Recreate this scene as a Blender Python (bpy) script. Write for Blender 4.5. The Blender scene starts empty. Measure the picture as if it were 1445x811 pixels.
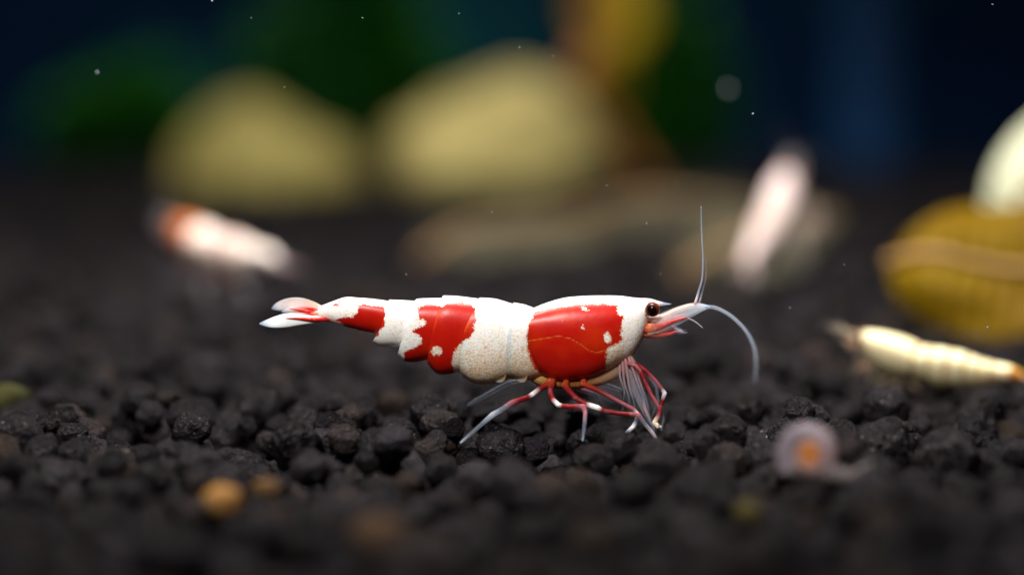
import bpy, math, random
import numpy as np
from mathutils import Vector, Matrix, Euler, noise
random.seed(7); rng = np.random.default_rng(7)
sc = bpy.context.scene
col = sc.collection
sc.unit_settings.scale_length = 0.01          # one unit is one centimetre
# ------------------------------------------------------------------ camera
PX = 0.004                                    # centimetres per photo pixel at the shrimp
D = 18.0
PITCH = math.radians(4.39)
cd = bpy.data.cameras.new('camera'); cam = bpy.data.objects.new('camera', cd); col.objects.link(cam)
cam.location = (0, -D*math.cos(PITCH), 0.778 + D*math.sin(PITCH))
cam.rotation_euler = (math.pi/2 - PITCH, 0, 0)
cd.sensor_width = 36; cd.lens = 36*D/(1445*PX)
cd.clip_start = 0.1; cd.clip_end = 500
cd.dof.use_dof = True; cd.dof.focus_distance = D - 0.12
cd.dof.aperture_fstop = cd.lens*1e-3/0.64     # opening of 0.64 cm
sc.camera = cam
# ------------------------------------------------------------------ world, lamps, exposure
w = bpy.data.worlds.new('World'); sc.world = w; w.use_nodes = True
bg = w.node_tree.nodes['Background']
bg.inputs[0].default_value = (0.30, 0.42, 0.62, 1); bg.inputs[1].default_value = 0.016
def area(name, loc, target, sx, sy, power, colour, beam=180):
    l = bpy.data.lights.new(name, 'AREA'); l.shape = 'RECTANGLE'; l.size = sx; l.size_y = sy
    l.energy = power; l.color = colour; l.spread = math.radians(beam)
    o = bpy.data.objects.new(name, l); col.objects.link(o); o.location = loc
    o.rotation_euler = (Vector(target)-Vector(loc)).to_track_quat('-Z', 'Y').to_euler()
    return o
area('tank_lamp', (-1.5, 4.5, 22), (0, 9.5, 0), 12, 6, 6900, (1.0, 0.965, 0.90), 100)
area('front_lamp', (-3.5, -15, 15), (0.2, 1.2, 0.6), 6, 4, 420, (1.0, 0.965, 0.92), 44)
area('rear_fill', (-1, 27, 22), (0, 34, 0), 24, 6, 1500, (1.0, 0.965, 0.90), 90)  # unseen fill light, added to brighten the back wall, leaves and plants
sc.view_settings.view_transform = 'Standard'; sc.view_settings.look = 'None'
sc.view_settings.exposure = 0; sc.view_settings.gamma = 1
sc.render.engine = 'CYCLES'
sc.render.resolution_x = 1024; sc.render.resolution_y = 574
sc.cycles.max_bounces = 10; sc.cycles.transparent_max_bounces = 16
# ------------------------------------------------------------------ helpers
def W(px, py, y=0.0):
    """side view point of the photograph at distance y behind the shrimp's mid plane"""
    k = 1 + y/D
    return Vector(((px-722.5)*PX*k, y, 0.778 + (405.5-py)*PX*k - y*math.tan(PITCH)))
def at_depth(px, py, d): return W(px, py, d-D)
def on_ground(px, py):
    d = D*540.0/(py-60.0)
    p = W(px, py, d-D); p.z = 0
    return p
def prop(o, label=None, cat=None, group=None, kind=None):
    if label: o['label'] = label
    if cat: o['category'] = cat
    if group: o['group'] = group
    if kind: o['kind'] = kind
    return o
def empty(name, loc=(0,0,0), rot=(0,0,0), scale=1.0):
    o = bpy.data.objects.new(name, None); col.objects.link(o)
    o.empty_display_size = 0.1
    o.location = loc; o.rotation_euler = rot; o.scale = (scale,)*3
    return o
def mesh_np(name, V, F, mat, parent=None, smooth=True, attrs=None, cols=None):
    me = bpy.data.meshes.new(name)
    me.from_pydata([tuple(v) for v in V], [], [tuple(f) for f in F])
    if smooth: me.polygons.foreach_set('use_smooth', [True]*len(me.polygons))
    for k, v in (attrs or {}).items():
        a = me.attributes.new(k, 'FLOAT', 'POINT'); a.data.foreach_set('value', np.asarray(v, dtype=np.float32))
    if cols is not None:
        a = me.attributes.new('col', 'FLOAT_COLOR', 'POINT'); a.data.foreach_set('color', np.asarray(cols, dtype=np.float32).ravel())
    me.materials.append(mat); me.update()
    o = bpy.data.objects.new(name, me); col.objects.link(o)
    if parent: o.parent = parent
    return o
class NT:
    def __init__(s, name):
        s.m = bpy.data.materials.new(name); s.m.use_nodes = True
        s.t = s.m.node_tree; s.b = s.t.nodes['Principled BSDF']; s.out = s.t.nodes['Material Output']
    def n(s, typ, **kw):
        x = s.t.nodes.new(typ)
        for k, v in kw.items(): setattr(x, k, v)
        return x
    def l(s, a, b): s.t.links.new(a, b)
    def inp(s, node, key, v):
        if hasattr(v, 'links'): s.l(v, node.inputs[key])
        else: node.inputs[key].default_value = v
    def math(s, op, a, b=0.0, c=0.0, clamp=False):
        x = s.n('ShaderNodeMath', operation=op); x.use_clamp = clamp
        for i, v in enumerate((a, b, c)): s.inp(x, i, v)
        return x.outputs[0]
    def mix(s, f, a, b, blend='MIX'):
        x = s.n('ShaderNodeMix', data_type='RGBA', blend_type=blend)
        s.inp(x, 0, f)
        for i, v in ((6, a), (7, b)):
            if not hasattr(v, 'links') and len(v) == 3: v = (*v, 1)
            s.inp(x, i, v)
        return x.outputs[2]
    def ramp(s, f, lo, hi):
        x = s.n('ShaderNodeMapRange'); x.clamp = True
        s.inp(x, 0, f); x.inputs[1].default_value = lo; x.inputs[2].default_value = hi
        return x.outputs[0]
    def obj(s): return s.n('ShaderNodeTexCoord').outputs['Object']
    def noise(s, scale, detail=3, vec=None, rough=.5):
        x = s.n('ShaderNodeTexNoise'); x.inputs['Scale'].default_value = scale; x.inputs['Detail'].default_value = detail
        x.inputs['Roughness'].default_value = rough
        s.l(vec or s.obj(), x.inputs['Vector']); return x.outputs['Fac']
    def vor(s, scale, vec=None, out='Distance'):
        x = s.n('ShaderNodeTexVoronoi'); x.inputs['Scale'].default_value = scale
        s.l(vec or s.obj(), x.inputs['Vector']); return x.outputs[out]
    def attr(s, name, out='Fac'):
        return s.n('ShaderNodeAttribute', attribute_name=name).outputs[out]
    def bump(s, h, strength, dist):
        x = s.n('ShaderNodeBump'); x.inputs['Strength'].default_value = strength; x.inputs['Distance'].default_value = dist
        s.l(h, x.inputs['Height']); s.l(x.outputs[0], s.b.inputs['Normal'])
    def set(s, **kw):
        for k, v in kw.items():
            k = {'color':'Base Color','rough':'Roughness','sss':'Subsurface Weight','sssr':'Subsurface Radius','ssss':'Subsurface Scale',
                 'spec':'Specular IOR Level','coat':'Coat Weight','coatr':'Coat Roughness','alpha':'Alpha','trans':'Transmission Weight','ior':'IOR'}[k]
            if isinstance(v, tuple) and len(v) == 3 and k == 'Base Color': v = (*v, 1)
            s.inp(s.b, k, v)
# ------------------------------------------------------------------ materials
def mat_body(name, red, white, beige, rough=.33):
    t = NT(name)
    sd = t.attr('sd'); ln = t.attr('ln'); low = t.attr('low'); amb = t.attr('amb')
    n1 = t.noise(95, 2); n2 = t.noise(26, 3)
    e = t.math('ADD', sd, t.math('ADD', t.math('MULTIPLY', t.math('SUBTRACT', n1, .5), 8.0), t.math('MULTIPLY', t.math('SUBTRACT', n2, .5), 6.0)))
    mask = t.ramp(e, -0.5, 0.7)
    orange = t.math('MULTIPLY', t.ramp(e, -2.6, -0.4), t.math('MULTIPLY', n2, .85))
    # white, stippled with pigment grains over a beige body
    st = t.vor(92); st2 = t.noise(70, 4, rough=.7)
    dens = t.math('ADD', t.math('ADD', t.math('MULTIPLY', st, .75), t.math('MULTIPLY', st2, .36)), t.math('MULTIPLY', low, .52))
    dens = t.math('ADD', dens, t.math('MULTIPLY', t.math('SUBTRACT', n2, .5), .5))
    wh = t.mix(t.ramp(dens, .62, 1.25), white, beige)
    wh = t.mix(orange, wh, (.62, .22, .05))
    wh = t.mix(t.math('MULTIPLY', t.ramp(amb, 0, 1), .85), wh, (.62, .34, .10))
    rd = t.mix(t.math('MULTIPLY', t.ramp(n2, .35, .75), .55), red, tuple(min(1, c*1.35+.012) for c in red))
    rd = t.mix(t.math('MULTIPLY', t.ramp(t.vor(60), .0, .25), .25), tuple(c*.75 for c in red), rd)
    rd = t.mix(t.math('MULTIPLY', t.ramp(t.noise(7, 3), .45, .72), .5), rd, (min(1, red[0]*1.08), red[1]*4+.008, red[2]*.8))
    c = t.mix(mask, wh, rd)
    c = t.mix(t.math('MULTIPLY', t.ramp(ln, 1.5, .4), .6), c, (.70, .24, .05))
    rr = t.math('ADD', t.math('MULTIPLY', mask, -.10), rough + .12)
    t.set(color=c, rough=rr, sss=.5, ssss=.07, spec=.5, ior=1.30, coat=.08, coatr=.25)
    t.b.inputs['Subsurface Radius'].default_value = (1.0, .45, .25)
    h = t.math('ADD', t.math('MULTIPLY', t.math('SUBTRACT', 1.0, st), t.math('SUBTRACT', 1.0, t.math('MULTIPLY', mask, .92))), t.math('MULTIPLY', n2, .6))
    t.bump(h, .38, .005)
    return t.m
def mat_appendage(name):
    t = NT(name)
    c = t.attr('col', 'Color'); a = t.attr('col', 'Alpha')
    n = t.noise(60, 3)
    cc = t.mix(t.math('MULTIPLY', t.ramp(n, .4, .7), .35), c, t.mix(1.0, c, (.72, .62, .62), 'MULTIPLY'))
    cc = t.mix(t.math('MULTIPLY', t.ramp(t.noise(34, 3), .56, .74), .45), cc, t.mix(.5, cc, (.7, .62, .62)))
    t.set(color=cc, rough=.36, spec=.5, ior=1.2, sss=.25, ssss=.02)
    tr = t.n('ShaderNodeBsdfTransparent'); mx = t.n('ShaderNodeMixShader')
    aa = t.math('MULTIPLY', a, t.math('ADD', .75, t.math('MULTIPLY', n, .5)), clamp=True)
    t.l(aa, mx.inputs[0]); t.l(tr.outputs[0], mx.inputs[1]); t.l(t.b.outputs[0], mx.inputs[2]); t.l(mx.outputs[0], t.out.inputs[0])
    t.bump(n, .3, .004)
    return t.m
def mat_eye():
    t = NT('eye')
    g = t.n('ShaderNodeTexCoord').outputs['Generated']; sp = t.n('ShaderNodeSeparateXYZ'); t.l(g, sp.inputs[0])
    dx = t.math('SUBTRACT', sp.outputs[0], .42); dz = t.math('SUBTRACT', sp.outputs[2], .5)
    d = t.math('SQRT', t.math('ADD', t.math('MULTIPLY', dx, dx), t.math('MULTIPLY', dz, dz)))
    c = t.mix(t.ramp(d, .27, .52), (.005, .0015, .0015), (.12, .022, .008))
    t.set(color=c, rough=.2, spec=.5, ior=1.25)
    return t.m
def mat_soil(name, rnd):
    t = NT(name)
    k = 1.0 if rnd == 'attr' else .092                  # the single grains are scaled unit shapes
    r = t.attr('rnd') if rnd == 'attr' else t.n('ShaderNodeObjectInfo').outputs['Random']
    vec = None
    if rnd != 'attr':
        va = t.n('ShaderNodeVectorMath', operation='ADD'); t.l(t.obj(), va.inputs[0])
        cb = t.n('ShaderNodeCombineXYZ'); t.l(t.math('MULTIPLY', r, 90.0), cb.inputs[0]); t.l(cb.outputs[0], va.inputs[1]); vec = va.outputs[0]
    n = t.noise(17*k, 5, vec, rough=.62); n3 = t.noise(75*k, 4, vec, rough=.7); v = t.vor(42*k, vec)
    a = t.mix(t.ramp(r, 0, .8), (.0016, .0014, .0019), (.0072, .0059, .0079))
    a = t.mix(t.math('MULTIPLY', t.ramp(t.math('FRACT', t.math('MULTIPLY', r, 7.31)), .72, 1.0), .85), a, (.024, .0200, .0255))
    a = t.mix(t.math('MULTIPLY', t.ramp(r, .89, 1.0), .8), a, (.030, .018, .010))
    c = t.mix(t.math('MULTIPLY', t.ramp(n, .42, .70), .6), a, (.020, .0165, .0205))
    c = t.mix(t.ramp(t.noise(110*k, 2, vec, rough=.6), .675, .72), c, (.30, .25, .20))  # pale specks painted into the grain colour as glints
    t.set(color=c, rough=t.math('ADD', .06, t.math('MULTIPLY', n3, .5)), spec=.5, ior=1.18)
    h = t.math('ADD', t.math('MULTIPLY', n, 1.0), t.math('ADD', t.math('MULTIPLY', n3, .55), t.math('MULTIPLY', v, .35)))
    t.bump(h, 1.0, .035)
    return t.m
def mat_simple(name, c1, c2, scale, rough=.6, bump=.02, sss=0., spec=.4, detail=4):
    t = NT(name); n = t.noise(scale, detail, rough=.6)
    t.set(color=t.mix(t.ramp(n, .32, .68), c1, c2), rough=rough, spec=spec, sss=sss, ssss=.06)
    t.bump(t.noise(scale*4, 4), .5, bump)
    return t.m
def mat_leaf(name, c1, c2, vein):
    t = NT(name); n = t.noise(1.6, 5, rough=.6); n2 = t.noise(9, 4)
    wv = t.n('ShaderNodeTexWave'); wv.inputs['Scale'].default_value = 2.2; wv.inputs['Distortion'].default_value = 1.4
    t.l(t.obj(), wv.inputs['Vector'])
    c = t.mix(t.ramp(n, .3, .7), c1, c2)
    c = t.mix(t.math('MULTIPLY', t.ramp(n2, .55, .8), .5), c, vein)
    c = t.mix(t.math('MULTIPLY', t.ramp(wv.outputs['Fac'], .9, 1), .4), c, vein)
    t.set(color=c, rough=.55, spec=.5, ior=1.14)
    tl = t.n('ShaderNodeBsdfTranslucent'); t.l(c, tl.inputs[0])
    mx = t.n('ShaderNodeMixShader'); mx.inputs[0].default_value = .28
    t.l(t.b.outputs[0], mx.inputs[1]); t.l(tl.outputs[0], mx.inputs[2]); t.l(mx.outputs[0], t.out.inputs[0])
    t.bump(t.math('ADD', n2, wv.outputs['Fac']), .5, .03)
    return t.m
M_app = mat_appendage('appendage'); M_eye = mat_eye()
M_body = mat_body('red_and_white_shell', (.58, .0085, .0026), (.93, .905, .86), (.70, .46, .24))
M_soil_o = mat_soil('dark_soil_grain', 'obj'); M_soil_a = mat_soil('dark_soil_bed', 'attr')
# ------------------------------------------------------------------ back of the tank
def build_back():
    t = NT('navy_backing'); n = t.noise(.13, 3); n2 = t.noise(.22, 2)
    c = t.mix(t.ramp(n, .35, .7), (.002, .007, .030), (.005, .024, .068))
    c = t.mix(t.math('MULTIPLY', t.ramp(n2, .5, .72), .8), c, (.008, .075, .090))
    t.set(color=c, rough=.8, spec=.03)
    V = [(-30, 44, -1), (30, 44, -1), (30, 44, 26), (-30, 44, 26), (-30, 44.6, -1), (30, 44.6, -1), (30, 44.6, 26), (-30, 44.6, 26)]
    F = [(0,1,2,3), (5,4,7,6), (4,0,3,7), (1,5,6,2), (3,2,6,7), (4,5,1,0)]
    prop(mesh_np('back_wall', V, F, t.m, smooth=False), kind='structure')
build_back()
# ------------------------------------------------------------------ soil bed
def ico(sub):
    import bmesh
    bm = bmesh.new(); bmesh.ops.create_icosphere(bm, subdivisions=sub, radius=1)
    V = np.array([v.co[:] for v in bm.verts]); F = np.array([[v.index for v in f.verts] for f in bm.faces]); bm.free()
    return V, F
def granule_shape(sub, seed, rough=.16):
    V, F = ico(sub); o = Vector((seed*7.3, seed*3.1, seed*5.7)); out = np.empty_like(V)
    r2 = random.Random(seed)
    cuts = []
    for k in range(4):                                     # a few worn flats
        n = Vector((r2.gauss(0,1), r2.gauss(0,1), r2.gauss(0,1))).normalized(); cuts.append((n, r2.uniform(.90, 1.02)))
    for i, v in enumerate(V):
        p = Vector(v)
        f = 1 + rough*1.5*noise.noise(p*1.1+o) + rough*.75*noise.noise(p*2.6+o) + (rough*.35*noise.noise(p*6+o) if sub > 2 else 0)
        q = p*f
        for n, c in cuts:
            d = q.dot(n)
            if d > c: q -= n*(d-c)*.75
        out[i] = q
    return out, F
def soil_height(x, y):
    dip = -.07*math.exp(-((y+.28)/.30)**2)*(math.exp(-((x-.82)/.32)**2) + .6*math.exp(-((x+.22)/.3)**2) + .4*math.exp(-((x-.35)/.3)**2))
    return dip + .10*noise.noise(Vector((x*.35, y*.30, 3.1))) + .05*noise.noise(Vector((x*.9, y*.8, 9.2))) + .012*max(0, y-2)*.0
def build_soil():
    t = mat_simple('fine_dark_soil', (.006, .005, .006), (.016, .013, .014), 6, .7, .03)
    n = 40; xs = np.linspace(-30, 30, n); ys = np.linspace(-13, 44, n)
    V = [(x, y, -.34 + soil_height(x, y)) for y in ys for x in xs]
    F = [(j*n+i, j*n+i+1, (j+1)*n+i+1, (j+1)*n+i) for j in range(n-1) for i in range(n-1)]
    bed = prop(mesh_np('soil_bed', V, F, t), kind='structure')
    cell = .30; grid = {}; G = []
    # drop granules one after another; each rests on those under it
    def near(x, y):
        i, j = int(math.floor(x/cell)), int(math.floor(y/cell))
        for a in (-1, 0, 1):
            for b in (-1, 0, 1):
                yield from grid.get((i+a, j+b), ())
    def settle(x, y, r):
        z = -.30 + soil_height(x, y) + r*.5
        for (gx, gy, gz, gr) in near(x, y):
            dd = (gx-x)**2 + (gy-y)**2; s = (r+gr)*.97
            if dd < s*s: z = max(z, gz + .85*math.sqrt(s*s-dd))
        return z
    bands = []
    y = -7.8
    while y < 38:
        d = y + D; hw = d*.1606*1.12 + .5
        step = .25
        layers = 1.42 if y < 8 else 1.25
        bands.append((y, hw, int(layers*2*hw*step/(.166*.166)))); y += step
    pts = []
    for (y0, hw, k) in bands:
        for _ in range(k): pts.append((random.uniform(-hw, hw), y0 + random.uniform(0, .25)))
    random.shuffle(pts)
    for (x, y) in pts:
        r = min(.15, max(.045, random.lognormvariate(math.log(.079), .25)))
        best = None
        for c in range(5):
            a = random.uniform(0, 6.28); q = 0 if c == 0 else random.uniform(.03, .15)
            X, Y = x + q*math.cos(a), y + q*math.sin(a); z = settle(X, Y, r)
            if best is None or z < best[2]: best = (X, Y, z)
        X, Y, z = best
        if z > .06 + soil_height(X, Y) + .10*noise.noise(Vector((X*2.1, Y*2.1, 4.4))): continue
        g = (X, Y, z, r); G.append(g)
        grid.setdefault((int(math.floor(X/cell)), int(math.floor(Y/cell))), []).append(g)
    G = np.array(G)
    # shift the bed so that the upper grains reach about the feet
    sel = (abs(G[:,0]) < 2.5) & (abs(G[:,1]) < 2)
    top = np.percentile((G[sel,2]+G[sel,3]*.85), 80)
    G[:,2] += -.058 - top
    bed.location.z = -.058 - top
    # the 300 that show largest: upper grains in the sharp zone
    d = G[:,1] + D
    vis = (abs(G[:,0]) < d*.157) & (G[:,1] > -1.7) & (G[:,1] < 2.2) & (G[:,2] + G[:,3] > -.125)
    score = np.where(vis, (G[:,2]+.25)*3 + G[:,3]*5 - abs(G[:,1])*.22, -9)
    idx = np.argsort(-score)[:300]
    chosen = set(int(i) for i in idx)
    shapes = []
    for k in range(14):
        V, F = granule_shape(4, 100+k)
        me = bpy.data.meshes.new('soil_granule'); me.from_pydata(V.tolist(), [], F.tolist())
        me.polygons.foreach_set('use_smooth', [True]*len(F)); me.materials.append(M_soil_o); shapes.append(me)
    for i in idx:
        x, y, z, r = G[i]
        o = bpy.data.objects.new('soil_granule', shapes[random.randrange(14)]); col.objects.link(o); o.parent = bed
        o.location = (x, y, z - bed.location.z)
        o.rotation_euler = (random.gauss(0, .35), random.gauss(0, .35), random.uniform(0, 6.28))
        o.scale = (r*random.uniform(.92, 1.2), r*random.uniform(.88, 1.1), r*random.uniform(.80, 1.08))
    # all the others in one mesh
    lib = {s: [granule_shape(s, 200+10*s+k) for k in range(10)] for s in (1, 2, 3)}
    VV, FF, RR, off = [], [], [], 0
    for i in range(len(G)):
        if i in chosen: continue
        x, y, z, r = G[i]
        hid = z + r < -.19
        s = 3 if (-2.2 < y < 2.4 and not hid) else 2 if (y < 11 and not hid) else 1
        V, F = lib[s][random.randrange(10)]
        R = np.array(Euler((random.gauss(0,.35), random.gauss(0,.35), random.uniform(0,6.28))).to_matrix())
        S = np.array((r*random.uniform(.92, 1.2), r*random.uniform(.88, 1.1), r*random.uniform(.80, 1.08)))
        VV.append((V*S) @ R.T + np.array((x, y, z - bed.location.z))); FF.append(F+off); off += len(V)
        RR.append(np.full(len(V), random.random(), dtype=np.float32))
    VV = np.concatenate(VV); FF = np.concatenate(FF); RR = np.concatenate(RR)
    me = bpy.data.meshes.new('soil_grains')
    me.vertices.add(len(VV)); me.vertices.foreach_set('co', VV.astype(np.float32).ravel())
    me.loops.add(FF.size); me.loops.foreach_set('vertex_index', FF.astype(np.int32).ravel())
    me.polygons.add(len(FF)); me.polygons.foreach_set('loop_start', np.arange(0, FF.size, 3, dtype=np.int32))
    me.update(calc_edges=True); me.validate()
    me.polygons.foreach_set('use_smooth', np.ones(len(FF), dtype=bool))
    a = me.attributes.new('rnd', 'FLOAT', 'POINT'); a.data.foreach_set('value', RR)
    me.materials.append(M_soil_a)
    o = bpy.data.objects.new('soil_grains', me); col.objects.link(o); o.parent = bed; o['kind'] = 'stuff'
    print('granules', len(G), 'tris', len(FF))
    return G
GRAINS = build_soil()
def surface(x, y, rad=.16):
    """height of the soil's upper grains round a spot"""
    m = (abs(GRAINS[:,0]-x) < rad) & (abs(GRAINS[:,1]-y) < rad)
    return float((GRAINS[m,2]+GRAINS[m,3]*.8).max()) if m.any() else -.05
# ------------------------------------------------------------------ shrimps
def zp(zx, zy, k, pts): return [(zx+u/k, zy+v/k) for u, v in pts]
Z1 = lambda p: zp(360, 390, 4.77, p)
Z2 = lambda p: zp(620, 390, 4.77, p)
Z3 = lambda p: zp(860, 400, 8.107, p)
Z4 = lambda p: zp(630, 500, 4.379, p)
# rings from head to tail: top, middle, bottom (side view), half width; one list per plate
SEG = [
 [((915,430),(914.5,447),(913,464),9), ((914,423.5),(912,447),(910,473),17), ((906,421.5),(906,452),(902,489),25), ((893,420),(892,462),(888,506),33), ((871,417.5),(868,470),(860,522),41),
  ((835,417.5),(835,475),(832,534),46), ((800,420),(798,476),(800,538.5),47), ((775,426.5),(768,475),(782,537),45.5), ((756,434),(744,472),(768,531),43.5)],
 [((759,437.5),(749,474),(769,530),41), ((742,430.5),(734,478),(743,537),43.5), ((725,427.3),(715,478),(716,534),44)],
 [((728,430.5),(722,478),(724,532),42), ((702,422.5),(690,479),(692,542),44.5), ((688,420.8),(670,478),(668,541),44.5), ((677,420.3),(652,477),(651,530),43)],
 [((681,422.5),(660,473),(658,522),41), ((652,418.7),(637,470),(636,528),41.5), ((637,417.5),(622,468),(617,527.5),41), ((625,417.3),(611,466),(603,513),39)],
 [((629,420.8),(615,465),(610,506),36.5), ((606,421),(592,463),(586,511),36), ((594,421.4),(580,462),(570,509.5),35), ((587,422.2),(573,461),(561,500),33)],
 [((591,425),(577,460),(568,489),31), ((569,423.8),(557,457),(549,489.5),30), ((556,423.2),(546,455),(534,488),28.5), ((549,423),(540,454),(526,481),27)],
 [((553,425.5),(545,450),(539,472),24.5), ((525,421.8),(520,445),(514,467.5),23), ((505,420.2),(502,443),(498,463.5),21), ((487,419.6),(484,442),(483,459.5),19), ((466,426.6),(464,440.5),(463,453.5),15), ((449,433.5),(449,442),(450,450),9)],
]
RED = [
 Z1([(700,180),(760,172),(870,190),(882,220),(878,300),(860,330),(820,390),(700,372),(620,345),(600,310),(545,275),(610,258),(660,262),(690,230)]),
 Z1([(520,182),(548,164),(585,148),(560,188)]),
 Z1([(1098,190),(1160,170),(1270,180),(1300,160),(1420,155)]) + Z2([(150,155),(220,175),(248,190),(240,290),(230,340),(200,385),(130,432),(95,490),(88,560),(100,640),(60,675)])
  + Z1([(1290,672),(1200,665),(1150,612),(1150,565),(1080,590),(1010,590),(1005,500),(1060,470),(1128,430),(1125,400),(1100,368),(1062,350),(1085,325),(1115,315)]),
 Z2([(642,222),(720,200),(830,180),(950,165),(1100,165),(1190,175),(1195,235),(1228,245),(1215,330),(1228,410),(1130,455),(1120,480),(1115,640),(1000,695),(870,715),(725,712),(690,650),(640,600),(605,500),(585,380),(605,290)]),
]
SPOTS = [(*Z1([(1222,478)])[0], 8.2, 6.6, -.5), (*Z1([(1130,287)])[0], 5.6, 5.6, 0), (*Z2([(975,195)])[0], 4.2, 2.2, .35), (*Z2([(965,318)])[0], 2.8, 2.6, 0), (*Z2([(1128,385)])[0], 5.0, 9.0, -.25), (*Z2([(828,278)])[0], 1.2, 1.2, 0)]
LINE = Z2([(600,407),(700,390),(800,373),(880,390),(950,430),(1000,470),(1060,488),(1120,465),(1220,420),(1300,404),(1380,403)])
def sdf_poly(P, poly):
    d = np.full(len(P), 1e9); inside = np.zeros(len(P), bool); n = len(poly)
    for i in range(n):
        a = np.array(poly[i]); b = np.array(poly[(i+1)%n]); ab = b-a
        t = np.clip(((P-a)@ab)/(ab@ab+1e-9), 0, 1); d = np.minimum(d, np.linalg.norm(P-(a+t[:,None]*ab), axis=1))
        c = ((a[1] > P[:,1]) != (b[1] > P[:,1])) & (P[:,0] < (b[0]-a[0])*(P[:,1]-a[1])/(b[1]-a[1]+1e-12)+a[0])
        inside ^= c
    return np.where(inside, d, -d)
def dist_line(P, L):
    d = np.full(len(P), 1e9)
    for a, b in zip(L[:-1], L[1:]):
        a = np.array(a); b = np.array(b); ab = b-a
        t = np.clip(((P-a)@ab)/(ab@ab), 0, 1); d = np.minimum(d, np.linalg.norm(P-(a+t[:,None]*ab), axis=1))
    return d
def pat_main(P):
    sd = np.full(len(P), -1e3)
    for poly in RED: sd = np.maximum(sd, sdf_poly(P, poly))
    for (x, y, a, b, r) in SPOTS:
        q = P-np.array((x, y)); c, s = math.cos(r), math.sin(r); u = (q[:,0]*c+q[:,1]*s)/a; v = (-q[:,0]*s+q[:,1]*c)/b
        sd = np.minimum(sd, (np.hypot(u, v)-1)*min(a, b))
    return sd
def pat_bands(bands):
    def f(P):
        sd = np.full(len(P), -1e3)
        for (x0, x1) in bands: sd = np.maximum(sd, np.minimum(P[:,0]-x0, x1-P[:,0]))
        return sd
    return f
def catmull(K, n):
    """K: list of arrays, n samples per span"""
    K = [np.asarray(k, float) for k in K]; out = []
    for i in range(len(K)-1):
        p0 = K[max(i-1,0)]; p1 = K[i]; p2 = K[i+1]; p3 = K[min(i+2,len(K)-1)]
        m = n[i] if isinstance(n, list) else n
        for j in range(m):
            t = j/m
            out.append(.5*((2*p1)+(-p0+p2)*t+(2*p0-5*p1+4*p2-p3)*t*t+(-p0+3*p1-3*p2+p3)*t**3))
    out.append(K[-1]); return out
def L(px, py, y=0.0): return Vector(((px-722.5)*PX, y*PX, (600-py)*PX))   # shrimp's own space; y in pixels
def build_body(parent, pattern, mat, res=1.0):
    rings = []
    for seg in SEG:
        K = [np.array([*a, *b, *c, wd]) for a, b, c, wd in seg]
        ns = [max(3, int(res*math.hypot(K[i+1][2]-K[i][2], 2)/1.3)) for i in range(len(K)-1)]
        rings += catmull(K, ns)
    n = int(64*res)*2; V = []; side = []; S = []
    for ri, r in enumerate(rings):
        p0, pm, p1, wd = r[0:2], r[2:4], r[4:6], r[6]
        for k in range(n):
            th = 2*math.pi*k/n; q = (1-math.cos(th))/2
            a = (1-q)*(1-2*q); b = 4*q*(1-q); c = q*(2*q-1)
            pt = p0*a + pm*b + p1*c
            y = -wd*math.copysign(abs(math.sin(th))**.86, math.sin(th))*(1.06-.26*q)
            side.append(pt); V.append(L(pt[0], pt[1], y)); S.append(q)
    F = []
    for i in range(len(rings)-1):
        for k in range(n):
            F.append((i*n+k, (i+1)*n+k, (i+1)*n+(k+1)%n, i*n+(k+1)%n))
    for i, rev in ((0, False), (len(rings)-1, True)):
        c = sum((V[i*n+k] for k in range(n)), Vector())/n; side.append(np.mean([side[i*n+k] for k in range(n)], axis=0)); S.append(.5)
        V.append(c)
        for k in range(n):
            f = (i*n+k, i*n+(k+1)%n, len(V)-1); F.append(f[::-1] if rev else f)
    P = np.array(side); S = np.array(S)
    Psh = P + np.array((0, -2.0))
    sd = pattern(Psh); ln = dist_line(Psh, LINE) if pattern is pat_main else np.full(len(P), 9.)
    if pattern is pat_main:                       # the shallow groove along the carapace
        for i in np.nonzero(ln < 2)[0]: V[i].y *= 1-.012*(1-ln[i]/2)
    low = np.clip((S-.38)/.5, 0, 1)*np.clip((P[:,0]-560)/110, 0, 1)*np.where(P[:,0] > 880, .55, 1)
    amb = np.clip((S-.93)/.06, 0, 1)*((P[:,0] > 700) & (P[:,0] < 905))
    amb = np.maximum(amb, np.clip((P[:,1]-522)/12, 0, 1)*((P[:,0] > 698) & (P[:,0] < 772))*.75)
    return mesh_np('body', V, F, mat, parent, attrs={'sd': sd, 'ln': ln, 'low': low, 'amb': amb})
TINT = [None]
def tinted(C):
    if TINT[0] is None: return C
    C = np.array(C, float); C[:,:3] = C[:,:3]*.3 + np.array(TINT[0])*.7; C[:,3] *= .6; return C
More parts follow.
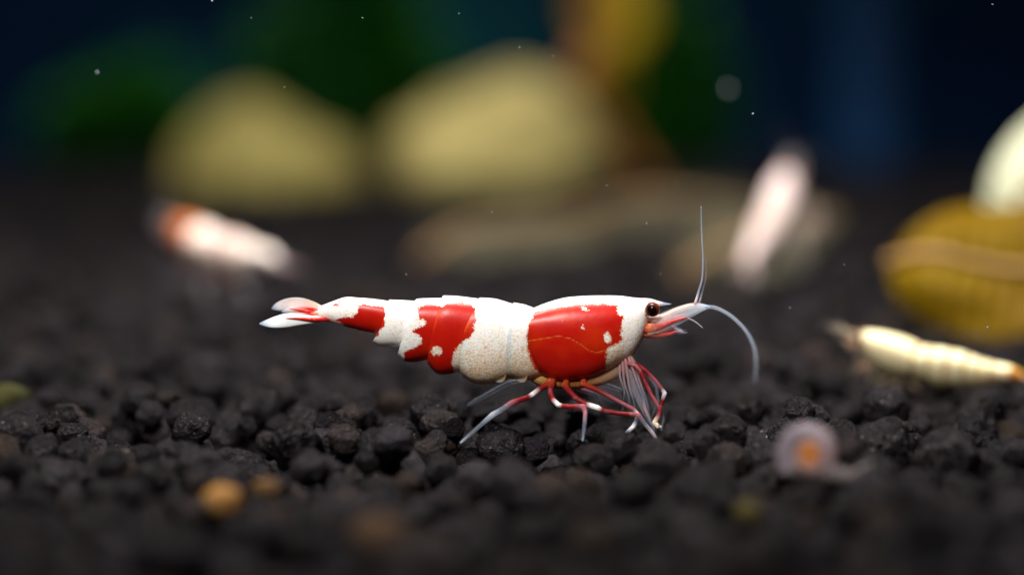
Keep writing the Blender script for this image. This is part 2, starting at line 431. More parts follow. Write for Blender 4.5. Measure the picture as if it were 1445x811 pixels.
def tube(name, nodes, parent, mat=None, sub=5, seg=10):
    """nodes: (px, py, y, radius, (r,g,b,a)) with everything in photo pixels"""
    fat = 1.02 if name == 'leg' else 1.0
    K = [np.array([a, b, c, r*fat, *cl], float) for a, b, c, r, cl in nodes]
    T = catmull(K, sub)
    if name == 'leg':                              # straight limb sections with short bends at the joints
        T = [K[i]*(1-q)+K[i+1]*q for i in range(len(K)-1) for q in (0, .12, .5, .88)] + [K[-1]]
    P = [L(t[0], t[1], t[2]) for t in T]; V = []; C = []; F = []
    for i, p in enumerate(P):
        d = (P[min(i+1, len(P)-1)] - P[max(i-1, 0)]).normalized()
        u = d.cross(Vector((0, 1, .13))).normalized(); v = d.cross(u); r = max(T[i][3], .12)*PX
        for k in range(seg):
            a = 2*math.pi*k/seg; V.append(p + u*(r*math.cos(a)) + v*(r*math.sin(a))); C.append(np.clip(T[i][4:8], 0, 1))
    for i in range(len(P)-1):
        for k in range(seg): F.append((i*seg+k, i*seg+(k+1)%seg, (i+1)*seg+(k+1)%seg, (i+1)*seg+k))
    for e, b in ((P[0], 0), (P[-1], (len(P)-1)*seg)):
        V.append(e); C.append(C[b])
        for k in range(seg): F.append((b+k, b+(k+1)%seg, len(V)-1))
    return mesh_np(name, V, F, mat or M_app, parent, cols=tinted(C))
def blade(name, axis, widths, colours, parent, lean=(0, 1, 0), thick=1.2, n=9, sub=6):
    """leaf shaped plate along an axis of (px,py,y); half width across, lens section; lean = direction of its width"""
    K = [np.array([*a, wd, *c], float) for a, wd, c in zip(axis, widths, colours)]
    T = catmull(K, sub); V = []; C = []; F = []
    P = [L(*t[:3]) for t in T]; ln = Vector(lean).normalized()
    for i, t in enumerate(T):
        d = (P[min(i+1, len(P)-1)]-P[max(i-1, 0)]).normalized()
        wv = (ln - d*ln.dot(d)).normalized(); nv = d.cross(wv)
        for sgn in (1, -1):
            for k in range(n):
                u = -1+2*k/(n-1); h = thick*(1-u*u)+.15
                V.append(P[i] + wv*(u*max(t[3], .2)*PX) + nv*(sgn*h*.5*PX))
                c = np.clip(t[4:8], 0, 1).copy(); c[3] *= 1-.45*abs(u)**2.5; C.append(c)
    m = 2*n
    ring = list(range(n)) + list(range(2*n-1, n-1, -1))
    for i in range(len(T)-1):
        for k in range(m):
            a, b = ring[k], ring[(k+1) % m]
            F.append((i*m+a, i*m+b, (i+1)*m+b, (i+1)*m+a))
    F.append([ring[k] for k in range(m)]); F.append([(len(T)-1)*m+ring[k] for k in range(m)][::-1])
    return mesh_np(name, V, F, M_app, parent, cols=tinted(C))
RD = (.21, .007, .012, .85); PK = (.36, .10, .125, .66); WT = (.85, .82, .82, .97); GR = (.24, .28, .37, .33); GL = (.34, .39, .50, .24); OR = (.30, .035, .010, .92)
CR = (.85, .72, .55, .95); BL = (.46, .55, .74, .42); CLR = (.55, .60, .70, .26); DR = (.17, .008, .012, .95)
def build_shrimp(label, loc, rot, scale, pattern, mat, group, res=1.0, detail=True, tint=None):
    t = empty('bee_shrimp', loc, rot, scale); prop(t, label, 'shrimp', group); TINT[0] = tint
    build_body(t, pattern, mat, res)
    # rostrum: a thin toothed blade continuing the back
    ax = [(900,424,0),(915,425.5,0),(928,428,0),(938,428.8,0),(947,428.8,0)]
    blade('rostrum', ax, [3.2, 4.6, 3.6, 2.0, .4], [WT, WT, WT, BL, BL], t, lean=(0, 0, 1), thick=4)
    if detail:
        for k in range(9):
            x = 868+k*5.2; y0 = 418.2 + max(0, x-872)*.105
            tube('rostrum_tooth', [(x,y0+.8,0,.6,WT),(x+1.6,y0-.1,0,.4,WT),(x+2.8,y0-.5,0,.12,BL)], t, sub=2, seg=6)
    for s in (-1, 1):
        V, F = ico(3)
        c = Vector((920, 434.5, 0)); e = L(920, 435+ (0 if s < 0 else 0), s*21)
        eye = mesh_np('eye', [e + Vector(v)*10.2*PX*(1.03 if abs(v[0]) > .6 else 1) for v in V], F, M_eye, t)
        stalk = tube('eye_stalk', [(906,443,s*12,4.5,OR),(911,440,s*16,5.5,(.75,.45,.3,.95)),(915,437,s*18.5,7.2,(.35,.10,.04,.95))], t)
        stalk.parent = eye
    # head limbs
    for s in (-1, 1):
        blade('antennal_scale', [(912,466,s*12),(928,458,s*16),(948,449,s*18),(968,440,s*17),(986,434,s*14),(1001,433,s*12)], [7,11,12,9.5,6,1.2],
              [(.7,.42,.3,.42),(.6,.44,.42,.22),(.5,.46,.5,.16),(.5,.52,.58,.18),(.55,.6,.7,.25),BL], t, lean=(0, .45, 1), thick=2.0)
        tube('antenna_base', [(909,463,s*9,7.5,OR),(918,463,s*11,7.5,(.62,.16,.06,.9)),(928,461,s*17,5.0,(.5,.09,.06,.75)),(945,453.5,s*22,2.9,(.45,.03,.03,.85)),(958,448.5,s*24,2.0,(.6,.06,.05,.95)),(969,445.5,s*23,1.2,PK)], t)
        tube('antennule_base', [(914,449,s*5,4.5,(.7,.6,.54,.8)),(934,448,s*6,4.4,(.74,.58,.52,.45)),(955,438,s*7,3.6,(.74,.62,.56,.42)),(975,431.5,s*7,3.0,(.72,.58,.55,.45)),(990,431.5,s*7,2.4,(.58,.60,.68,.4)),(1000,433.5,s*7,1.6,BL)], t)
        tube('mandible_palp', [(908,471,s*8,4.5,OR),(925,473,s*11,3.6,(.45,.10,.08,.6)),(944,470,s*19,2.7,(.42,.06,.06,.75)),(953,467,s*20,2.2,PK),(962,469,s*13,.8,BL)], t)
        for k in range(3 if detail else 0):
            tube('bristle', [(946+6*k,458+3*k,s*16,.7,BL),(954+6*k,464+2*k,s*17,.55,CLR),(960+5*k,473-3*k,s*18,.2,CLR)], t, sub=3, seg=6)
    A1 = [(980,430,-7,2.2,PK),(982.5,422,-7,1.9,(.8,.75,.78,.8)),(986,409,-7,1.4,BL),(990.5,391,-6,1.15,BL),(991.5,362,-4,1.3,(.42,.5,.64,.40)),(989.5,325,-1,1.15,(.40,.48,.62,.34)),(989,291,2,.9,(.38,.46,.6,.26))]
    tube('antenna', A1, t, sub=7)
    def inv(px, py, yy):
        p = W(px, py, yy*PX); return (p.x/PX+722.5, 600-p.z/PX, yy)
    A2 = [(*inv(q[0], q[1], q[2] if detail else q[2]*.2), rr, (.44,.51,.64,aa)) for q, rr, aa in [((996,432.5,-8),2.6,.42),((1012,435,-40),2.7,.26),((1032,446,-90),2.7,.19),((1050,463,-140),2.6,.15),((1061,481,-190),2.5,.12),((1067,503,-250),2.4,.085),((1066,540,-330),2.0,.04)]]
    tube('antenna', A2, t, sub=7)
    tube('antenna', [(a+7, b+3, 20+abs(c)*.8, r*.7, (*cl[:3], cl[3]*.35)) for a, b, c, r, cl in A1[:5]], t, sub=7)
    tube('antenna', [(968,447,-15,1.2,PK),(980,452,-22,.8,CLR),(990,460,-30,.5,CLR)], t, sub=6)
    # walking legs
    LEGS = [
     [(774,536,-26,4.6,OR),(761,546,-34,4.0,DR),(750,553.5,-42,3.8,WT),(745,556,-46,3.7,RD),(731,560,-52,4.0,RD),(722,563,-56,4.3,PK),(709,571,-60,3.6,GR),(695,579,-62,3.9,(.55,.6,.72,.5)),(680,592,-64,3.0,GR),(664,606,-65,2.6,GR),(650,618,-66,1.3,(.6,.66,.8,.5))],
     [(778,537,-30,4.6,OR),(776,547,-42,4.2,DR),(779,558,-54,3.8,RD),(787,565,-62,3.6,WT),(793,566.5,-64,3.6,RD),(809,567,-68,3.7,RD),(822,566,-72,4.0,PK),(824.5,575,-76,3.0,(.55,.22,.28,.7)),(823.5,589,-80,3.0,GR),(822,602,-82,2.4,GR),(820.5,613,-83,1.1,(.6,.66,.8,.5))],
     [(797,538,-28,4.6,OR),(803,549,-38,4.2,DR),(813,558,-46,3.8,RD),(826,565,-52,3.8,RD),(834,567.5,-55,4.2,WT),(842,570,-56,4.2,WT),(848,573,-57,3.4,RD),(870,577,-59,3.0,DR),(888,578.5,-60,3.1,RD),(899,579,-61,3.3,PK),(907,590,-62,2.8,GR),(918,603,-63,2.6,(.55,.45,.5,.6)),(928,619,-64,2.1,GR),(938,634,-65,.9,(.6,.66,.8,.5))],
     [(822,536,-24,4.4,OR),(846,549,-34,3.4,DR),(872,562,-42,2.8,(.36,.1,.12,.7)),(893,573,-48,2.9,PK),(899,580,-50,2.8,WT),(895,591,-52,3.0,BL),(892,597,-53,3.2,WT),(884,604,-54,2.8,BL),(876,611,-55,2.4,WT),(870,616,-56,.8,WT)],
     [(884,507,-20,3.2,PK),(896,513,-26,2.6,(.45,.12,.15,.7)),(903,521,-30,3.2,RD),(908,533,-34,3.0,DR),(917,552,-38,2.6,(.36,.05,.07,.85)),(927,568,-42,2.6,PK),(930,574,-43,3.2,RD),(928,582,-44,3.2,PK),(922,592,-46,3.6,CR),(927,597,-46,4.0,CR),(932,598,-46,1.4,CR)],
     [(892,509,-14,3.0,RD),(904,516,-18,3.4,RD),(912,522,-22,2.8,RD),(924,534,-26,2.4,(.40,.10,.14,.75)),(933,546,-29,2.5,PK),(937,552,-31,3.2,(.8,.8,.9,.8)),(934,562,-32,2.6,RD),(931,574,-33,2.4,RD),(935,588,-34,2.2,GR),(932,604,-35,1.6,GL)],
     [(886,506,-8,2.6,PK),(893,518,-12,2.4,(.45,.15,.18,.7)),(899,534,-16,2.2,GR),(906,556,-20,2.4,GR),(910,576,-24,2.6,(.5,.3,.35,.6)),(918,594,-28,2.4,GR),(924,606,-30,1.0,GL)],
    ]
    for lg in LEGS: tube('leg', [(lg[0][0]+(3 if lg[0][0] < 860 else -6), lg[0][1]-(3 if lg[0][0] < 860 else 13), lg[0][2]*.3, lg[0][3], OR)] + [(lg[0][0], lg[0][1]+4, lg[0][2]*.75, *lg[0][3:])] + lg[1:], t, sub=4)
    FAR = [
     [(772,534,20,4.0,OR),(746,538,34,3.2,(.32,.20,.16,.7)),(717,546,48,3.0,GR),(700,556,56,3.2,GR),(685,565,60,3.0,GR),(672,572,62,2.6,GR),(658,580,64,1.4,GL)],
     [(790,535,22,4.2,OR),(800,546,36,3.4,DR),(822,556,48,3.0,PK),(842,562,54,2.6,GR),(850,578,58,2.4,GR),(846,592,60,1.2,GL)],
     [(815,534,20,4.0,OR),(836,543,32,3.2,DR),(858,548,40,2.8,GR),(878,556,46,2.6,GR),(884,572,50,2.2,GR),(880,586,52,1.0,GL)],
     [(880,506,12,3,PK),(898,517,18,2.6,RD),(915,530,26,2.3,PK),(928,550,32,2.2,GR),(931,570,36,2.0,GR),(924,588,38,1.0,GL)],
    ]
    for lg in FAR: tube('leg', [(lg[0][0]+(3 if lg[0][0] < 860 else -6), lg[0][1]-(3 if lg[0][0] < 860 else 13), lg[0][2]*.3, lg[0][3], OR)] + [(lg[0][0], lg[0][1]+4, lg[0][2]*.75, *lg[0][3:])] + lg[1:], t, sub=4)
    # feathery mouth limbs: pale see-through plates hanging from the head
    blade('maxilliped', [(880,494,-9),(890,518,-13),(899,544,-16),(908,570,-17),(917,597,-16)], [7,11,10.5,7.5,1.5], [(.5,.32,.26,.55),(.42,.32,.32,.34),(.36,.33,.38,.28),(.36,.35,.42,.28),GL], t, lean=(1, .35, .5), thick=1.6)
    blade('maxilliped', [(868,500,9),(882,520,12),(890,540,14),(894,560,14)], [7,10,8,2], [(.5,.34,.28,.5),(.42,.36,.4,.32),GL,GL], t, lean=(1, -.35, .5), thick=1.6)
    for q, (dx, dy, yy) in enumerate([(-16,2,-20),(-9,8,-24),(2,0,-26),(8,6,-22),(-22,-6,-16)]):
        tube('maxilliped', [(884+dx*.4,497,yy*.4,2.6,(.5,.30,.24,.6)),(890+dx*.7,516,yy*.8,2.0,(.46,.24,.24,.5)),(897+dx,538+dy,yy,1.6,(.40,.30,.36,.42)),(903+dx,556+dy,yy,1.0,GR),(906+dx*1.2,570+dy,yy*.9,.4,GL)], t, sub=4, seg=8)
    # gill cover fringe and swimmerets tucked under the belly
    for s in (-1, 1):
        for k, (x, y, ln_, dn) in enumerate([(746,533,20,9),(716,532,22,11),(690,529,22,10),(640,512,22,9),(606,496,20,7)]):
            if k in (2,) and False: continue
            blade('swimmeret', [(x,y-10,s*16),(x-ln_*.25,y-4+dn*.35,s*15),(x-ln_*.6,y-6+dn*.75,s*13),(x-ln_,y-8+dn*.7,s*11)], [5,6,5,1.2], [(.48,.30,.12,.6),(.44,.32,.18,.42),(.42,.40,.38,.32),GL], t, lean=(.3,.5,.8), thick=2.5)
    tube('underside', [(752,530,0,9,(.50,.27,.08,.7)),(768,535,0,12,(.46,.23,.06,.75)),(790,538,0,11,(.40,.12,.025,.8)),(815,538,0,11,(.40,.14,.03,.75)),(840,535,0,11,(.44,.20,.08,.65)),(862,527,0,12,(.48,.28,.17,.5)),(880,516,0,12,(.48,.34,.26,.42)),(896,520,0,7,(.5,.4,.38,.3))], t, sub=5, seg=20)
    # tail fan
    WB = (.84,.88,.95,.9); TB = (.46,.58,.84,.28); CRW = (.88,.82,.72,.96); RDT = (.50,.012,.012,.98)
    blade('telson', [(462,440,0),(446,441.5,0),(428,443,0),(412,445,0),(398,447,0)], [8,7.5,5.5,4,1.5], [CRW,(.7,.3,.22,.95),RDT,(.7,.4,.4,.9),WB], t, lean=(0,1,0), thick=5)
    for s, upp in ((1, True), (-1, False)):
        if upp:
            blade('uropod', [(456,437,6),(440,433,13),(422,430.5,20),(404,432,25),(390,435,28),(381,438,30)], [4,7.4,9.4,9,6,1.2], [CRW,CRW,WT,WT,WB,TB], t, lean=(0,-.25,1), thick=1.1)
            tube('uropod_keel', [(462,445,3,2.6,RDT),(446,442,-1,2.6,RDT),(430,439,-4,2.2,RDT),(417,436.5,-4,1.2,RDT),(408,435.5,-3,.4,PK)], t)
            blade('uropod', [(458,440,5),(440,439,9),(424,438,14),(408,439.5,18),(396,442,20)], [4,4.5,5,4.5,1.0], [CRW,RDT,(.78,.4,.36,.95),WT,TB], t, lean=(0,-.3,1), thick=2.4)
        else:
            blade('uropod', [(462,449,-6),(444,449.5,-12),(424,449,-19),(402,450.5,-25),(384,453,-29),(368,454,-31)], [3.6,5,7.8,9.2,6.6,1.0], [CRW,CRW,WT,WT,WB,TB], t, lean=(0,.3,1), thick=1.1)
            tube('uropod_keel', [(466,449.5,-7,3.2,RDT),(448,450,-13,3.0,RDT),(432,449,-18,2.4,RDT),(418,447.5,-22,1.5,RDT),(405,447,-25,.5,PK)], t)
            blade('uropod', [(458,446,-5),(440,445,-10),(420,444,-15),(400,446,-20),(382,449,-23)], [3.5,3.8,4.5,4.5,1.0], [CRW,RDT,(.75,.35,.3,.95),WB,TB], t, lean=(0,.3,1), thick=1.1)
    return t
main = build_shrimp('red and white banded shrimp walking in sharp focus with red saddle behind its dark eye', (0, 0, 0), (0, 0, 0), 1.0, pat_main, M_body, 'bee shrimps on the soil')
M_cream = mat_body('cream_shell', (.50,.17,.04), (.78,.70,.43), (.55,.42,.16))
M_pale = mat_body('pale_red_shell', (.42,.075,.03), (.66,.58,.54), (.52,.30,.22))
M_pink = mat_body('pinkish_shell', (.50,.27,.24), (.52,.42,.41), (.42,.30,.28))
def pose(head, up):
    """rotation whose x axis is the head direction and whose z axis leans to up"""
    x = Vector(head).normalized(); u = Vector(up); z = (u - x*u.dot(x)).normalized(); y = z.cross(x)
    return Matrix((x, y, z)).transposed().to_euler()
def stand(px, py, d, head, up, scale, *a, **k):
    """place a shrimp so that the middle of its body is seen at px, py at depth d"""
    e = pose(head, up); mid = e.to_matrix() @ (L(700, 480)*scale)
    return build_shrimp(a[0], at_depth(px, py, d) - mid, e, scale, *a[1:], **k)
stand(314, 362, 26.0, (-.57, .80, .13), (0, -.2, 1), .86, "blurred pale shrimp with orange-red head end standing behind the sharp shrimp's tail",
      pat_bands([(800,960),(740,752),(676,690),(612,622)]), M_pale, 'bee shrimps on the soil', .5, False, tint=(.42,.40,.44))
stand(1090, 318, 27.5, (.30, .80, .50), (-.4, -.6, .6), .74, 'blurred pinkish white shrimp climbing steeply in the background',
      pat_bands([(700,716),(625,640)]), M_pink, 'bee shrimps on the soil', .5, False, tint=(.55,.46,.44))
stand(1322, 518, 20.4, (-.90, .34, .20), (.12, -.55, .82), .58, 'cream yellow shrimp lying low in front of the ochre leaf',
      pat_bands([(360,490),(753,760),(714,721),(660,667),(608,615),(572,579),(540,547)]), M_cream, 'bee shrimps on the soil', .6, False, tint=(.66,.56,.34))
TINT[0] = None
# ------------------------------------------------------------------ leaves
def leaf(name, label, group, mat, rib, loc, rot, length, width, arch, curl, twist=0., wob=.06, seed=0, tip=.75, stalk=.35, ribr=.045):
    t = empty(name, loc, rot); prop(t, label, 'leaf', group)
    nu, nv = 44, 22; th = .02
    def pt(u, v):
        ang = (u-.5)*2*arch
        R = length/(2*arch) if arch > .01 else 1e6
        x = R*math.sin(ang); z = R*math.cos(ang) - R*math.cos(arch)
        hw = width*.5*max(0.02, math.sin(math.pi*min(1, max(0, u**tip))))**.75
        c = v*curl; y = hw*(math.sin(c)/curl if curl > .01 else v); z2 = z - hw*(1-math.cos(c))/max(curl, .01)
        n = noise.noise(Vector((u*3+seed, v*1.6, seed*.7)))*wob*width
        a = twist*(u-.5); Y = y*math.cos(a)-0*math.sin(a); Z = z2 + y*math.sin(a) + n + .025*math.cos(v*math.pi*6+u*9)*wob*width
        return Vector((x, Y, Z))
    V = []; F = []
    for s in (0, 1):
        for i in range(nu+1):
            for j in range(nv+1):
                p = pt(i/nu, -1+2*j/nv); V.append((p.x, p.y, p.z - s*th))
    N = (nu+1)*(nv+1)
    I = lambda s, i, j: s*N + i*(nv+1) + j
    for i in range(nu):
        for j in range(nv):
            F.append((I(0,i,j), I(0,i+1,j), I(0,i+1,j+1), I(0,i,j+1))); F.append((I(1,i,j), I(1,i,j+1), I(1,i+1,j+1), I(1,i+1,j)))
    for i in range(nu):
        F.append((I(0,i,0), I(1,i,0), I(1,i+1,0), I(0,i+1,0))); F.append((I(0,i,nv), I(0,i+1,nv), I(1,i+1,nv), I(1,i,nv)))
    for j in range(nv):
        F.append((I(0,0,j), I(0,0,j+1), I(1,0,j+1), I(1,0,j))); F.append((I(0,nu,j), I(1,nu,j), I(1,nu,j+1), I(0,nu,j+1)))
    mesh_np('blade', V, F, mat, t)
    K = [pt(i/14, 0)+Vector((0, 0, .012)) for i in range(15)]
    d0 = (K[0]-K[1]).normalized(); K = [K[0]+d0*stalk] + K
    V = []; F = []
    for i, p in enumerate(K):
        r = ribr*(1-.75*i/len(K))
        for k in range(8): V.append(p+Vector((0, r*math.cos(k*math.pi/4), r*math.sin(k*math.pi/4))))
    for i in range(len(K)-1):
        for k in range(8): F.append((i*8+k, i*8+(k+1)%8, (i+1)*8+(k+1)%8, (i+1)*8+k))
    mesh_np('midrib', V, F, rib, t)
    return t
ML_tan = mat_leaf('tan_leaf', (.50,.43,.15), (.38,.32,.10), (.30,.22,.06))
ML_tan2 = mat_leaf('straw_leaf', (.72,.62,.26), (.56,.47,.17), (.44,.32,.12))
ML_amber = mat_leaf('amber_leaf', (.40,.295,.012), (.33,.215,.012), (.26,.115,.02))
ML_ochre = mat_leaf('ochre_leaf', (.15,.092,.0015), (.115,.062,.0015), (.09,.042,.002))
ML_pale = mat_leaf('pale_leaf', (.62,.62,.46), (.52,.54,.38), (.44,.42,.26))
ML_dull = mat_leaf('dull_leaf', (.075,.068,.046), (.05,.046,.03), (.036,.03,.017))
M_amber_stalk = mat_simple('amber_stalk', (.34,.13,.02), (.24,.08,.015), 3)
M_rib = mat_simple('leaf_rib', (.30,.17,.05), (.22,.11,.04), 8)
GL_ = 'fallen leaves in the tank'
p = at_depth(388, 270, 50); leaf('dried_leaf', 'arched tan dried leaf humped on the soil beside the straw coloured leaf', GL_, ML_tan, M_rib, (p.x, p.y, -.1), (math.radians(26), math.radians(10), math.radians(8)), 4.1, 3.6, 1.2, .9, wob=.14, seed=1, stalk=.1)
p = at_depth(708, 268, 50); leaf('dried_leaf', 'tall arched straw coloured leaf beside the upright amber leaf', GL_, ML_tan2, M_rib, (p.x, p.y, .1), (math.radians(28), math.radians(-16), math.radians(-6)), 4.9, 3.6, 1.40, 1.1, wob=.2, seed=12, stalk=.1)
p = at_depth(872, 40, 47); leaf('curled_leaf', 'upright curled amber yellow leaf on an orange brown stalk', GL_, ML_amber, M_amber_stalk, (p.x-.1, p.y, p.z+.15), (math.radians(8), math.radians(-80), math.radians(20)), 2.7, 1.9, .5, 1.3, twist=1.5, wob=.22, seed=3, stalk=3.2, ribr=.24)
p = at_depth(1385, 372, 24.5); leaf('dried_leaf', 'mustard ochre leaf leaning up behind the cream shrimp', GL_, ML_ochre, M_rib, (p.x+.25, p.y, p.z-.1), (math.radians(52), math.radians(6), math.radians(-14)), 2.0, 1.35, .45, .5, wob=.16, twist=.5, seed=24, stalk=.04)
p = at_depth(1482, 222, 26.5); leaf('dried_leaf', 'pale greenish white leaf standing behind the ochre leaf', GL_, ML_pale, M_rib, (p.x+.05, p.y, p.z-.05), (math.radians(62), math.radians(-55), math.radians(-10)), 1.7, 1.0, .3, .5, seed=5)
g = on_ground(745, 345); leaf('dried_leaf', 'dull grey brown leaf lying flat under the straw coloured leaf', GL_, ML_dull, M_rib, (g.x, g.y, .05), (math.radians(10), math.radians(-5), math.radians(22)), 2.3, 2.2, .35, .3, seed=6)
g = on_ground(965, 322); leaf('dried_leaf', 'dull olive leaf lying flat between amber leaf and climbing shrimp', GL_, ML_dull, M_rib, (g.x, g.y, .08), (math.radians(12), math.radians(3), math.radians(-18)), 2.6, 2.2, .4, .3, seed=7)
g = on_ground(1090, 372); leaf('dried_leaf', 'small dull leaf tilted up under the climbing pinkish shrimp', GL_, ML_dull, M_rib, (g.x-.1, g.y+.5, .12), (math.radians(30), math.radians(-22), math.radians(10)), 1.9, 1.3, .5, .5, seed=8)
# ------------------------------------------------------------------ plants at the back
M_green = mat_simple('water_plant_leaf', (.035,.25,.008), (.07,.36,.014), 2.5, .5, .02)
M_stem = mat_simple('water_plant_stem', (.02,.06,.01), (.04,.08,.02), 5)
def water_plant(label, x, y, w_, h, n, seed):
    r = random.Random(seed); t = empty('water_plant', (x, y, -.05)); prop(t, label, 'plant', 'green plants along the back')
    V = []; F = []; SV = []; SF = []
    for s in range(n):
        bx, by = r.uniform(-w_, w_), r.uniform(-.5, .5); H = h*r.uniform(.5, 1)*(1-.55*(bx/w_)**2); lx, ly = r.uniform(-.3, .3), r.uniform(-.2, .2)
        o = len(SV)
        for i in range(7):
            f = i/6; c = Vector((bx+lx*f*f, by+ly*f, H*f))
            for k in range(5): SV.append(c+Vector((.03*math.cos(k*1.257), .03*math.sin(k*1.257), 0)))
        for i in range(6):
            for k in range(5): SF.append((o+i*5+k, o+i*5+(k+1)%5, o+i*5+5+(k+1)%5, o+i*5+5+k))
        for q in range(int(H*9)+3):
            f = r.uniform(.05, 1); c = Vector((bx+lx*f*f, by+ly*f, H*f)); a = r.uniform(0, 6.28)
            d = Vector((math.cos(a), math.sin(a), r.uniform(.1, .8))).normalized(); sd_ = d.cross(Vector((0,0,1))).normalized(); ll = r.uniform(.3, .55); ww = ll*.22
            up = sd_.cross(d)*.0; o2 = len(V)
            nrm = d.cross(sd_)
            for (a_, b_, c_) in ((0,0,0),(.3,1,.05),(.65,.9,.04),(1,0,-.1),(.65,-.9,.04),(.3,-1,.05),(.5,0,.0)):
                V.append(c+d*(ll*a_)+sd_*(ww*b_)-nrm*(c_*ll))
            F += [(o2,o2+1,o2+6),(o2+1,o2+2,o2+6),(o2+2,o2+3,o2+6),(o2+3,o2+4,o2+6),(o2+4,o2+5,o2+6),(o2+5,o2,o2+6)]
    mesh_np('stem', SV, SF, M_stem, t)
    mesh_np('foliage', V, F, M_green, t)
    return t
for (px, hw, h, n, lab, sd_) in [(190, 1.5, 2.0, 70, 'low dark green plant growing beside the tan arched leaf', 1), (485, 1.8, 5.0, 70, 'taller dark green plant showing over the gap between the two arched leaves', 2), (955, 1.1, 3.6, 44, 'dark green plant beside the amber leaf\'s stalk', 3)]:
    p = at_depth(px, 265, 55); water_plant(lab, p.x, p.y, hw, h, n, sd_)
# a bluish upright pipe against the back
M_pipe = mat_simple('blue_pipe', (.010,.045,.13), (.014,.055,.15), 1.2, .7, .01, spec=.05)
def pipe():
    p = at_depth(1222, 250, 58); t = empty('filter_pipe', (p.x, p.y, 0)); prop(t, 'upright dull blue pipe in front of the navy back', 'pipe')
    V = []; F = []; n = 32; prof = [(.62,-.3),(.62,.4),(.60,.5),(.60,3.6),(.66,3.7),(.66,4.1),(.60,4.2),(.60,9)]
    for r, z in prof:
        for k in range(n): V.append((r*math.cos(2*math.pi*k/n), r*math.sin(2*math.pi*k/n), z))
    for i in range(len(prof)-1):
        for k in range(n): F.append((i*n+k, i*n+(k+1)%n, (i+1)*n+(k+1)%n, (i+1)*n+k))
    mesh_np('tube', V, F, M_pipe, t)
    ms = mat_simple('pipe_slot', (.004,.006,.012), (.006,.01,.02), 3)
    for j in range(6):
        a = -math.pi/2; V = [(rr*math.cos(a+da), rr*math.sin(a+da), .8+j*.4+dz) for rr in (.58, .635) for da, dz in ((-.3,0),(.3,0),(.3,.14),(-.3,.14))]
        mesh_np('slot', V, [(3,2,1,0),(4,5,6,7),(0,1,5,4),(1,2,6,5),(2,3,7,6),(3,0,4,7)], ms, t, smooth=False)
pipe()
# ------------------------------------------------------------------ snail and odd pebbles
def snail(px, py, d):
    c = at_depth(px, py, d); t = empty('small_snail', (c.x, c.y, c.z-.13), (0, 0, math.radians(-25))); prop(t, 'tiny pale see-through snail with an orange middle on the soil', 'snail')
    V = []; Cc = []; F = []; n = 14; N = 70
    for i in range(N):
        f = i/(N-1); a = f*2*math.pi*2.6; R = .018*math.exp(f*1.95); r = R*.62
        ctr = Vector((R*math.cos(a), -.05+.05*f, R*math.sin(a)+.13)); er = Vector((math.cos(a), 0, math.sin(a)))
        for k in range(n):
            b = 2*math.pi*k/n; V.append(ctr + er*(r*math.cos(b)) + Vector((0, 1, 0))*(r*1.1*math.sin(b)))
            cc = np.array((.58,.20,.03,.97))*(1-min(1, max(0, f*2.2-.9))) + np.array((.36,.31,.36,.42))*min(1, max(0, f*2.2-.9)); Cc.append(cc)
    for i in range(N-1):
        for k in range(n): F.append((i*n+k, i*n+(k+1)%n, (i+1)*n+(k+1)%n, (i+1)*n+k))
    mesh_np('shell', V, F, M_app, t, cols=Cc)
    K = [(-.16,.02,.03),(-.05,.02,.045),(.08,.01,.05),(.17,0,.04),(.23,0,.03)]; R = [.012,.045,.055,.04,.012]; V = []; F = []; Cc = []
    for (x, y, z), r in zip(K, R):
        for k in range(12): V.append((x, y+r*1.2*math.cos(k*math.pi/6), z+r*.8*math.sin(k*math.pi/6))); Cc.append((.20,.17,.17,.45))
    for i in range(4):
        for k in range(12): F.append((i*12+k, i*12+(k+1)%12, (i+1)*12+(k+1)%12, (i+1)*12+k))
    ft = mesh_np('foot', V, F, M_app, t, cols=Cc)
    for s in (-1, 1):
        V = []; F = []
        for i in range(5):
            f = i/4
            for k in range(6): V.append((.20+.09*f, s*(.02+.03*f)+.006*math.cos(k*1.047), .045+.05*f+.006*math.sin(k*1.047)))
        for i in range(4):
            for k in range(6): F.append((i*6+k, i*6+(k+1)%6, (i+1)*6+(k+1)%6, (i+1)*6+k))
        mesh_np('tentacle', V, F, M_app, ft, cols=[(.5,.45,.45,.6)]*len(V))
snail(1148, 642, 15.7)
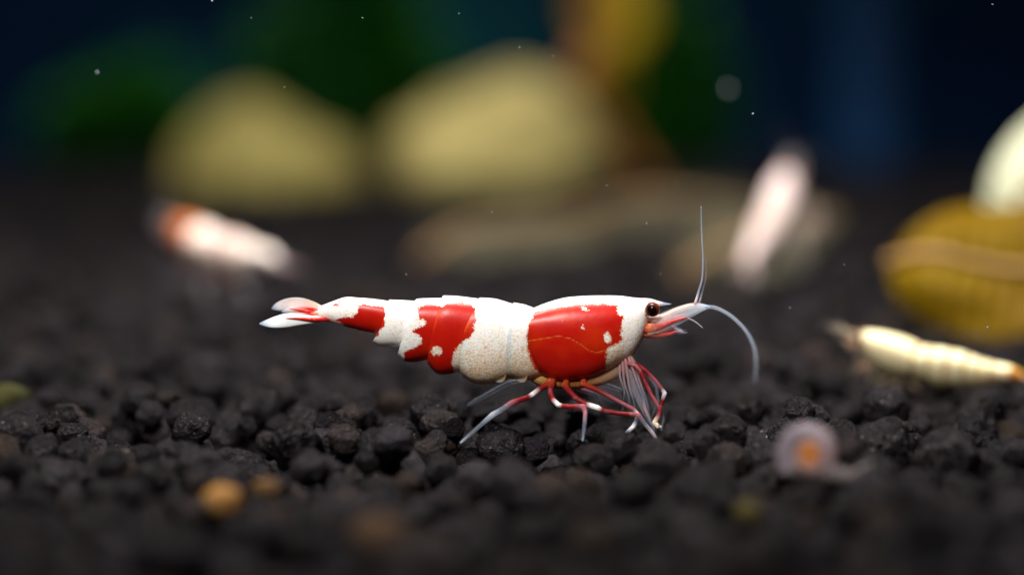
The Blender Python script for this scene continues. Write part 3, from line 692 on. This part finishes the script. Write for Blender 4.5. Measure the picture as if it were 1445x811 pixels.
def pebble(label, px, py, d, r, c1, c2, seed):
    V, F = granule_shape(3, seed, .12); p = at_depth(px, py, d); p.z -= r*.5
    m = mat_simple('pebble_'+str(seed), c1, c2, 16, .6, .04, spec=.08)
    o = mesh_np('pebble', [(v[0]*r*1.15, v[1]*r, v[2]*r*.85) for v in V], F, m); o.location = p
    prop(o, label, 'pebble', 'odd coloured pebbles among the dark soil')
pebble('golden tan pebble, the largest light one among the dark soil', 312, 697, 15.1, .092, (.34,.17,.05), (.15,.07,.018), 11)
pebble('small brown pebble beside the golden tan pebble', 375, 682, 15.6, .065, (.12,.065,.022), (.06,.03,.012), 12)
pebble('small dull yellow pebble in front of the snail', 1060, 715, 14.8, .07, (.07,.055,.012), (.04,.03,.008), 13)
pebble('mossy yellow green pebble behind the golden tan pebble', 8, 552, 19.6, .13, (.035,.034,.005), (.018,.018,.004), 14)
pebble('large dull brown pebble in front of the golden tan pebble', 535, 742, 14.0, .12, (.06,.030,.012), (.03,.016,.008), 15)
pebble('small tan pebble just in front of the sharp shrimp\'s front legs', 950, 652, 17.0, .045, (.26,.16,.07), (.16,.09,.04), 16)
# ------------------------------------------------------------------ specks drifting in the water
M_speck = mat_simple('speck', (.5,.55,.6), (.35,.38,.42), 40)
sv, sf = ico(1)
sme = bpy.data.meshes.new('drifting_speck'); sme.from_pydata([(v[0]*(1+.3*math.sin(9*v[1])), v[1], v[2]*.8) for v in sv.tolist()], [], sf.tolist()); sme.materials.append(M_speck)
for (px, py, r, d) in [(302,3,1.6,17.8),(357,27,1.0,18.1),(403,124,1.5,18.2),(648,21,1.3,17.8),(780,80,1.3,18.2),(733,68,1.4,18.0),(1061,161,1.7,17.9),(856,262,1.4,18.0),(912,315,1.2,18.1),(694,299,1.1,17.9),(1191,373,1.2,17.8),(1115,434,1.5,18.1),(1394,462,2.0,18.0),(573,387,1.1,18.1),(513,27,1.0,17.9),(932,386,.9,18.0),(140,103,2.4,18.7),(1396,8,1.3,18.1),(348,335,1.3,17.9),(1026,127,4.2,14.6)]:
    o = bpy.data.objects.new('drifting_speck', sme); col.objects.link(o); o.location = at_depth(px, py, d); o.scale = (r*PX, r*PX*.7, r*PX*.7)
    o.rotation_euler = (random.random()*3, random.random()*3, random.random()*3)
    prop(o, 'tiny pale speck of debris drifting in the clear water', 'debris', 'specks drifting in the water')
